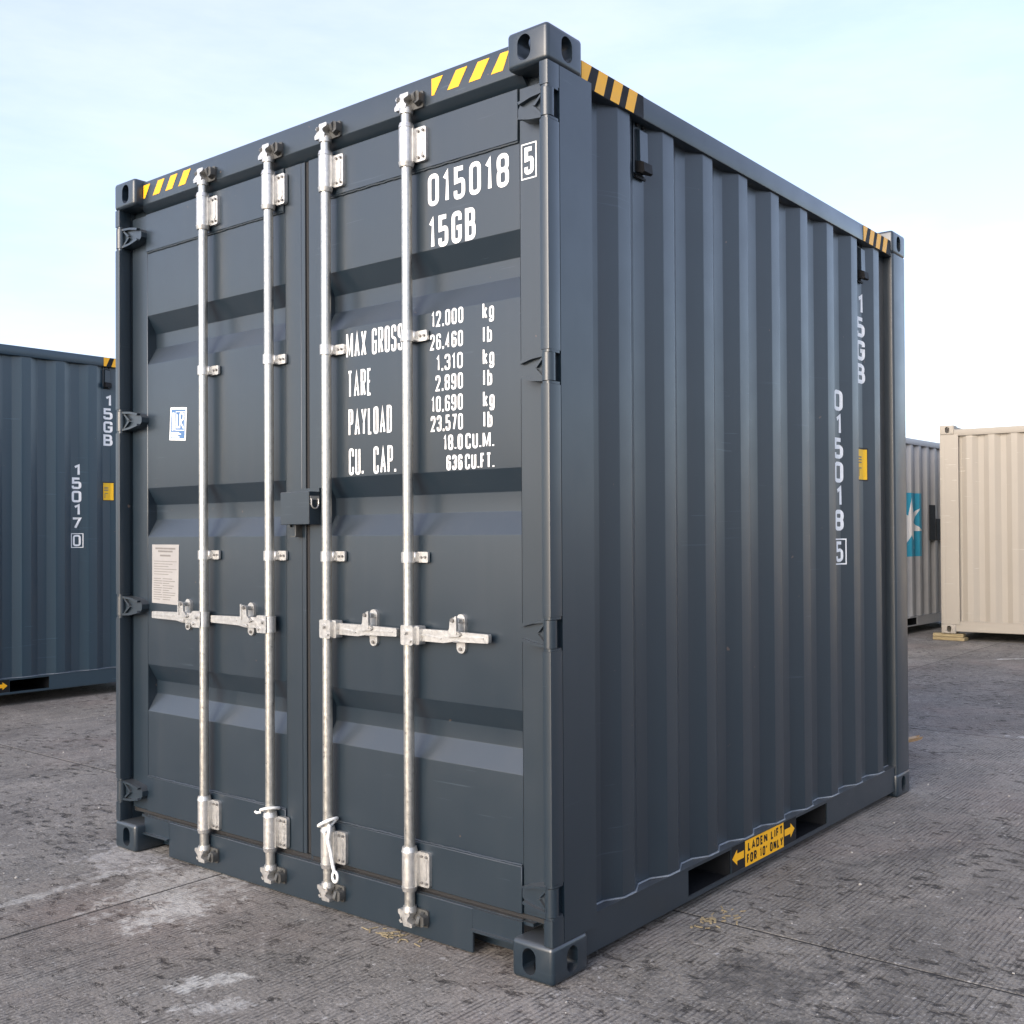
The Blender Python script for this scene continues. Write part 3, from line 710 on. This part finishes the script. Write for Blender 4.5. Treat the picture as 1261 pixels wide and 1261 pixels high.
    obj('approval_sticker', mesh_of('approval_sticker', bm, [MAT['white'], MAT['blue']], 0, False), left, label='blue and white approval sticker')
    bm = bmesh.new(); pl2 = askew(-2.143, 1.192, -.012)
    pts = [(-.101, -.126), (.098, -.128), (.099, -.02), (.101, .126), (-.102, .124), (-.100, .0)]
    poly(bm, pl2, pts, 0, 0)
    up2 = lambda p, d: pl2(p, d + .0006)
    for z, a, b in ((.108, -.075, .075), (.096, -.055, .055), (.078, -.04, .04)): quad(bm, up2, a, z - .0035, b, z + .0035, 0, 1)
    for k in range(6): quad(bm, up2, -.085, .052 - k * .011, .085 - .03 * (k % 3), .0545 - k * .011, 0, 1)
    for k in range(10):
        z = -.022 - k * .0098; quad(bm, up2, -.088, z, -.03 + rnd.uniform(-.01, .01), z + .003, 0, 1); quad(bm, up2, -.018, z, .03 + rnd.uniform(0, .05), z + .003, 0, 1)
    obj('document_sheet', mesh_of('document_sheet', bm, [MAT['paper'], MAT['ink']], 0, False), left, label='faded paper data sheet with fine print')
    return c

# ------------------------------------------------------------------ ground
def concrete():
    n = NT('grooved_concrete')
    X = n.xyz()
    big = n.noise(.35, 4, .55); mid = n.noise(1.6, 6, .62); fine = n.noise(38, 6, .7); med = n.noise(9, 6, .65)
    streak = n.noise(1.0, 6, .65, n.vec((9, .9, 1)))
    c = n.mix(n.ramp(mid, .3, .72), (.118, .109, .096), (.278, .260, .232))
    c = n.mix(n.math('MULTIPLY', n.ramp(big, .4, .7), .45), c, (.27, .245, .225))
    c = n.mix(n.math('MULTIPLY', n.ramp(streak, .52, .74), .55), c, (.125, .122, .117))
    # worn grooves tined along Y, about 20 mm apart, wandering and partly worn away
    wob = n.math('MULTIPLY', n.math('SUBTRACT', n.noise(1.1, 3, .5, n.vec((1, .35, 1))), .5), .055)
    ph = n.math('MULTIPLY', n.math('ADD', X[0], wob), 2 * math.pi / .0195)
    gv = n.math('SINE', ph)
    groove = n.ramp(gv, .15, .95)
    wear = n.ramp(n.noise(2.3, 5, .65, n.vec((1.5, .8, 1))), .36, .58, .12, 1.0)
    brk = n.ramp(n.noise(26, 4, .6, n.vec((1, .45, 1))), .38, .60)
    gm = n.math('MULTIPLY', groove, n.math('MULTIPLY', wear, brk))
    c = n.mix(n.math('MULTIPLY', gm, .78), c, (.075, .070, .066))
    # aggregate specks, light and dark
    sp = n.noise(95, 3, .7)
    c = n.mix(n.math('MULTIPLY', n.ramp(sp, .55, .66), .50), c, (.42, .405, .385))
    c = n.mix(n.math('MULTIPLY', n.ramp(sp, .45, .34), .62), c, (.050, .047, .044))
    c = n.mix(n.math('MULTIPLY', n.ramp(fine, .60, .72), .55), c, (.50, .49, .47))
    c = n.mix(n.math('MULTIPLY', n.ramp(fine, .43, .33), .75), c, (.045, .043, .041))
    c = n.mix(n.math('MULTIPLY', n.ramp(n.noise(4.5, 6, .7, n.vec((1.6, .8, 1), (3, 7, 0))), .60, .70), .75), c, (.050, .048, .047))
    pit = n.noise(15, 5, .75, n.vec((.8, 1.2, 1), (5, 2, 0)))
    clus = n.ramp(n.noise(1.4, 4, .65, n.vec((1, 1, 1), (1, 8, 0))), .38, .62, -.05, .045)
    pit = n.math('ADD', pit, clus)
    c = n.mix(n.math('MULTIPLY', n.ramp(pit, .560, .635), .90), c, (.038, .035, .033))
    c = n.mix(n.math('MULTIPLY', n.ramp(n.noise(22, 5, .7, n.vec((1, 1, 1), (9, 1, 0))), .61, .68), .65), c, (.52, .505, .48))
    oi = n.t.nodes.new('ShaderNodeObjectInfo')
    c = n.mix(1.0, c, n.mix(oi.outputs['Random'], (.86, .86, .87), (1.08, 1.07, 1.05)), 'MULTIPLY')
    # faint tyre tracks
    trk = n.math('MULTIPLY', n.ramp(n.math('ABSOLUTE', n.math('SUBTRACT', n.math('ADD', X[0], n.math('MULTIPLY', n.noise(.4, 2), .5)), 1.05)), .13, .06), n.ramp(n.noise(3, 5, .7), .35, .6))
    c = n.mix(n.math('MULTIPLY', trk, .38), c, (.055, .052, .050))
    # reddish dust
    c = n.mix(n.math('MULTIPLY', n.ramp(n.noise(.9, 4, .6, n.vec((1, 1, 1), (11, 4, 0))), .5, .72), .30), c, (.25, .18, .15))
    # spilled cement and lime marks with their own outlines
    wn = n.noise(7, 6, .7); wn2 = n.noise(20, 5, .7)
    mott = n.ramp(n.noise(30, 5, .7), .34, .62, .25, 1.0)
    def blot(cx, cy, rx, ry, rot, soft=.55):
        ca, sa = math.cos(rot), math.sin(rot)
        dx = n.math('SUBTRACT', X[0], cx); dy = n.math('SUBTRACT', X[1], cy)
        u = n.math('DIVIDE', n.math('ADD', n.math('MULTIPLY', dx, ca), n.math('MULTIPLY', dy, sa)), rx)
        v = n.math('DIVIDE', n.math('SUBTRACT', n.math('MULTIPLY', dy, ca), n.math('MULTIPLY', dx, sa)), ry)
        r = n.math('SQRT', n.math('ADD', n.math('MULTIPLY', u, u), n.math('MULTIPLY', v, v)))
        r = n.math('ADD', r, n.math('MULTIPLY', n.math('SUBTRACT', wn, .5), 3.4)); r = n.math('ADD', r, n.math('MULTIPLY', n.math('SUBTRACT', wn2, .5), 3.0)); r = n.math('ADD', r, n.math('MULTIPLY', gm, .35))
        return n.ramp(r, 1.0, soft)
    for (cx, cy, rx, ry, rot, k, col) in ((-1.72, -.16, .42, .26, -.75, .66, (.52, .50, .46)), (-2.25, -.02, .30, .22, -.5, .6, (.50, .48, .46)), (-1.50, -.30, .20, .15, -.4, .6, (.54, .52, .48)),
                                          (-.88, -.60, .16, .055, .9, .8, (.58, .57, .53)), (-.72, -.68, .13, .05, .7, .65, (.52, .51, .48)), (-2.08, -.45, .035, .42, .06, .6, (.46, .45, .42)),
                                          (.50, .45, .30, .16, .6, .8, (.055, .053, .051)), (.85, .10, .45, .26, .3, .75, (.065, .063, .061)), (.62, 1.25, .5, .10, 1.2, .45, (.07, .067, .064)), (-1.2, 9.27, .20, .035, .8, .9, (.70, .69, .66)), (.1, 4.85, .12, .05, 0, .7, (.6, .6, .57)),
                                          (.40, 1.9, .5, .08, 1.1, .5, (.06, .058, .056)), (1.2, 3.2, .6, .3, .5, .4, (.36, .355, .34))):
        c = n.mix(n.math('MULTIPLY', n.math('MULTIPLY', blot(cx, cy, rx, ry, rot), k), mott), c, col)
    h = n.math('SUBTRACT', n.math('MULTIPLY', fine, .45), n.math('MULTIPLY', gm, .55))
    h = n.math('SUBTRACT', h, n.math('MULTIPLY', n.ramp(pit, .55, .68), .5))
    h = n.math('ADD', h, n.math('MULTIPLY', med, .9))
    h = n.math('ADD', h, n.math('MULTIPLY', n.noise(130, 3, .6), .10))
    n.set(Base_Color=c, Roughness=n.ramp(mid, .3, .7, .72, .92), Specular_IOR_Level=.35, Normal=n.bump(h, 1.0, .011))
    return n.m
MAT['concrete'] = concrete()

bm = bmesh.new(); S = 1500.0
bm.faces.new([bm.verts.new(p) for p in ((-S, -S, -.03), (S, -S, -.03), (S, S, -.03), (-S, S, -.03))])
ground = obj('ground', mesh_of('ground', bm, MAT['concrete'], 0)); ground['kind'] = 'structure'
SX, SY, GAP = 4.0, 3.975, .012
bm = bmesh.new(); box(bm, (GAP / 2, GAP / 2, -.12), (SX - GAP / 2, SY - GAP / 2, 0), .0012); slab_me = mesh_of('concrete_slab', bm, MAT['concrete'], 0)
for i in range(-6, 4):
    for j in range(-3, 6):
        obj('concrete_slab', slab_me, ground, (-1.74 + i * SX, .776 + j * SY, 0))

jm = simple('dark_joint_filler', (.022, .021, .020), .9, var=.4, scale=40)
bm = bmesh.new(); box(bm, (-6 * SX - 1.74, -.012, -.05), (4 * SX - 1.74, .012, -.0012)); jx = mesh_of('joint_filler', bm, jm, 0)
bm = bmesh.new(); box(bm, (-.012, .776 - 3 * SY, -.05), (.012, .776 + 6 * SY, -.0018)); jy = mesh_of('joint_filler', bm, jm, 0)
for j in range(-2, 6): obj('joint_filler', jx, ground, (0, .776 + j * SY, 0))
for i in range(-5, 4): obj('joint_filler', jy, ground, (-1.74 + i * SX, 0, 0))

# ------------------------------------------------------------------ containers
near = near_container()
th = -.0234; d = Vector((-math.sin(th), math.cos(th)))
P0 = Vector((-6.788, 1.480)); o = P0 - d * 1.595
bgl = make_container('teal-blue ten-foot container numbered 15017 0 showing its ribbed side', 2.896, 2.991, MAT['teal'], (o.x, o.y, .062), th, 'ten-foot containers', slots=False)
make_side_marks(bgl, (' 15017', '0'))
th2 = -.0415; d2 = Vector((-math.sin(th2), math.cos(th2))); P0 = Vector((-3.0137, 11.3547)); o2 = P0 - d2 * 3.86
gm_ = grey_paint('grey_emblem_paint', (3.86 + .155, 1.385, (.43, .425)))
g0 = grey_paint('grey_paint')
bgg = make_container('light grey container with a light-blue square and white seven-pointed star', 2.591, 6.058, g0, (o2.x, o2.y, .065), th2, pitch=.278, first=.46, slots=False, wallmat=gm_, pockets=((1.9, 2.25), (3.8, 4.15)))
bm = bmesh.new(); box(bm, (XO + .001, 4.62, 1.17), (XO + .008, 4.83, 1.66), .002); box(bm, (XO + .001, 4.86, 1.17), (XO + .008, 5.05, 1.47), .002); obj('black_panel', mesh_of('black_panel', bm, MAT['black'], 0), bgg)
th3 = -1.525; o3 = Vector((-2.4308, 10.8415))
bgb = make_container('plain beige ribbed container raised on timber blocks', 2.591, 6.058, MAT['beige'], (o3.x, o3.y, .086), th3, pitch=.262, first=.39, slots=False, pockets=(), sealant=MAT['beige'])

# timber blocks under the raised containers
def blocks(cont, L, h, name_label, where):
    mw = Matrix.Translation(cont.location) @ Matrix.Rotation(cont.rotation_euler.z, 4, 'Z')
    for i, (x, y) in enumerate(((-.08, .09), (-.08, L - .09), (-W + .08, .09), (-W + .08, L - .09))):
        p = mw @ Vector((x, y, 0))
        bm = bmesh.new(); hh = h / 2
        for k in range(2):
            t = bmesh.new(); box(t, (-.20, -.07 + .012 * k, .001 + k * hh), (.20 - .03 * k, .07, .0005 + (k + 1) * hh - .0012), .006)
            merge(bm, t, 0, Matrix.Rotation(rnd.uniform(-.12, .12), 4, 'Z'))
        b = obj('timber_block', mesh_of('timber_block', bm, MAT['wood'], 0), None, (p.x, p.y, 0), (0, 0, cont.rotation_euler.z + R(90) + rnd.uniform(-.1, .1)))
        tag(b, name_label + ' under the %s' % where[i], 'block', 'timber blocks under containers')
blocks(bgb, 6.058, .086, 'stacked timber block', ('beige container corner beside the grey star container', 'far front corner of the beige container', 'rear corner of the beige container behind the star container', 'far rear corner of the beige container'))
blocks(bgg, 6.058, .065, 'stacked timber block', ('door corner of the star container', 'star container corner behind the beige container', 'rear door corner of the star container', 'rear blind corner of the star container'))
blocks(bgl, 2.991, .062, 'stacked timber block', ('door corner of container 15017', 'container 15017 corner facing the open yard', 'rear door corner of container 15017', 'rear blind corner of container 15017'))

# ------------------------------------------------------------------ small things
# white cords on the locking bars
bm = bmesh.new(); cx, cy = -1.050, .026; P = []
for k in range(17):
    a = math.pi * (.30 + 1.62 * k / 16) + .5 * math.pi; rr = .034
    P.append((cx + rr * math.cos(a) , cy + rr * math.sin(a) * .95, .322 + .018 * math.cos(a) ))
tail = [(cx + .026, -.014, .296), (cx + .044, -.012, .276), (cx + .058, -.010, .232), (cx + .066, -.008, .190), (cx + .072, -.006, .166)]
tube(bm, P + tail[:1], .0058, 8); tube(bm, [P[0], (cx + .042, .000, .318), (cx + .046, -.008, .296)] + tail[1:], .0062, 8)
ring = [(cx + .075 + .013 * math.cos(a), -.005, .148 + .018 * math.sin(a)) for a in [2 * math.pi * k / 16 for k in range(16)]]
tube(bm, ring, .0055, 8, True)
tag(obj('cable_tie', mesh_of('cable_tie', bm, MAT['cord'], 60)), 'white looped cord hanging with an eyelet at the foot of a locking bar', 'cord')
bm = bmesh.new(); cx = -1.383
tube(bm, [(cx + .034 * math.cos(a) - .002, .026 + .033 * math.sin(a), .318 + .010 * math.cos(a) - .006 * math.sin(a)) for a in [2 * math.pi * k / 24 for k in range(24)]], .0055, 8, True)
tube(bm, [(cx - .030, .006, .306), (cx - .044, -.004, .304), (cx - .050, -.006, .309)], .005, 8)
tag(obj('cable_tie', mesh_of('cable_tie', bm, MAT['cord'], 60)), 'short white ring of cord round the foot of a locking bar', 'cord')
# splintered offcut behind the far corner of the near container
bm = bmesh.new()
t = bmesh.new(); box(t, (-.20, -.028, 0), (.16, .028, .022), .003)
for v in t.verts:
    if v.co.x > .1: v.co.y += rnd.uniform(-.012, .012); v.co.x += rnd.uniform(-.05, .05)
merge(bm, t, 0, Matrix.Rotation(R(-14), 4, 'Y') @ Matrix.Translation((0, 0, 0)))
t = bmesh.new(); box(t, (-.22, -.05, 0), (.10, .03, .018), .003); merge(bm, t, 0, Matrix.Translation((0, .05, -.045)) @ Matrix.Rotation(R(-3), 4, 'Y') @ Matrix.Rotation(.4, 4, 'Z'))
tag(obj('wood_offcut', mesh_of('wood_offcut', bm, MAT['freshwood'], 0), None, (-.43, 3.83, .052), (0, 0, .45)), 'pale splintered wood offcut lying behind the near container corner', 'wood scrap')

# loose straw and grit: nobody could count it
bm = bmesh.new()
for k in range(34):
    x = .06 + abs(rnd.gauss(0, .045)); y = .80 + rnd.gauss(0, .06); a = rnd.uniform(0, math.pi); l = rnd.uniform(.004, .013); wd = rnd.uniform(.0015, .005)
    t = bmesh.new(); box(t, (-l, -wd, 0), (l, wd, .002)); merge(bm, t, 0, Matrix.Translation((x, y, .0015)) @ Matrix.Rotation(a, 4, 'Z') @ Matrix.Rotation(rnd.uniform(-.2, .0), 4, 'Y'))
for k in range(30):
    x = -.7 + rnd.gauss(0, .06); y = .015 + rnd.uniform(-.03, .02); a = rnd.uniform(0, math.pi); l = rnd.uniform(.006, .02)
    t = bmesh.new(); box(t, (-l, -.002, 0), (l, .002, .002)); merge(bm, t, 0, Matrix.Translation((x, y, .0015)) @ Matrix.Rotation(a, 4, 'Z'))
so = obj('straw_litter', mesh_of('straw_litter', bm, simple('dry_straw', (.30, .24, .14), .8, scale=60), 0)); tag(so, 'dry straw and leaf litter beside the fork pocket', 'litter'); so['kind'] = 'stuff'
bm = bmesh.new()
for k in range(1500):
    x, y = rnd.uniform(-6, 2.2), rnd.uniform(-1.8, 8)
    if -2.5 < x < .03 and -.02 < y < 3.05: continue
    s = .0015 + rnd.random() ** 4 * .0065
    t = bmesh.new(); bmesh.ops.create_icosphere(t, subdivisions=1, radius=s)
    for v in t.verts: v.co *= rnd.uniform(.7, 1.2); v.co.z *= .65
    merge(bm, t, 0, Matrix.Translation((x, y, s * .3)))
gr = obj('grit', mesh_of('grit', bm, simple('stone_grit', (.33, .32, .30), .85, var=.5, scale=3), 0)); tag(gr, 'loose pale grit scattered over the concrete yard', 'grit'); gr['kind'] = 'stuff'
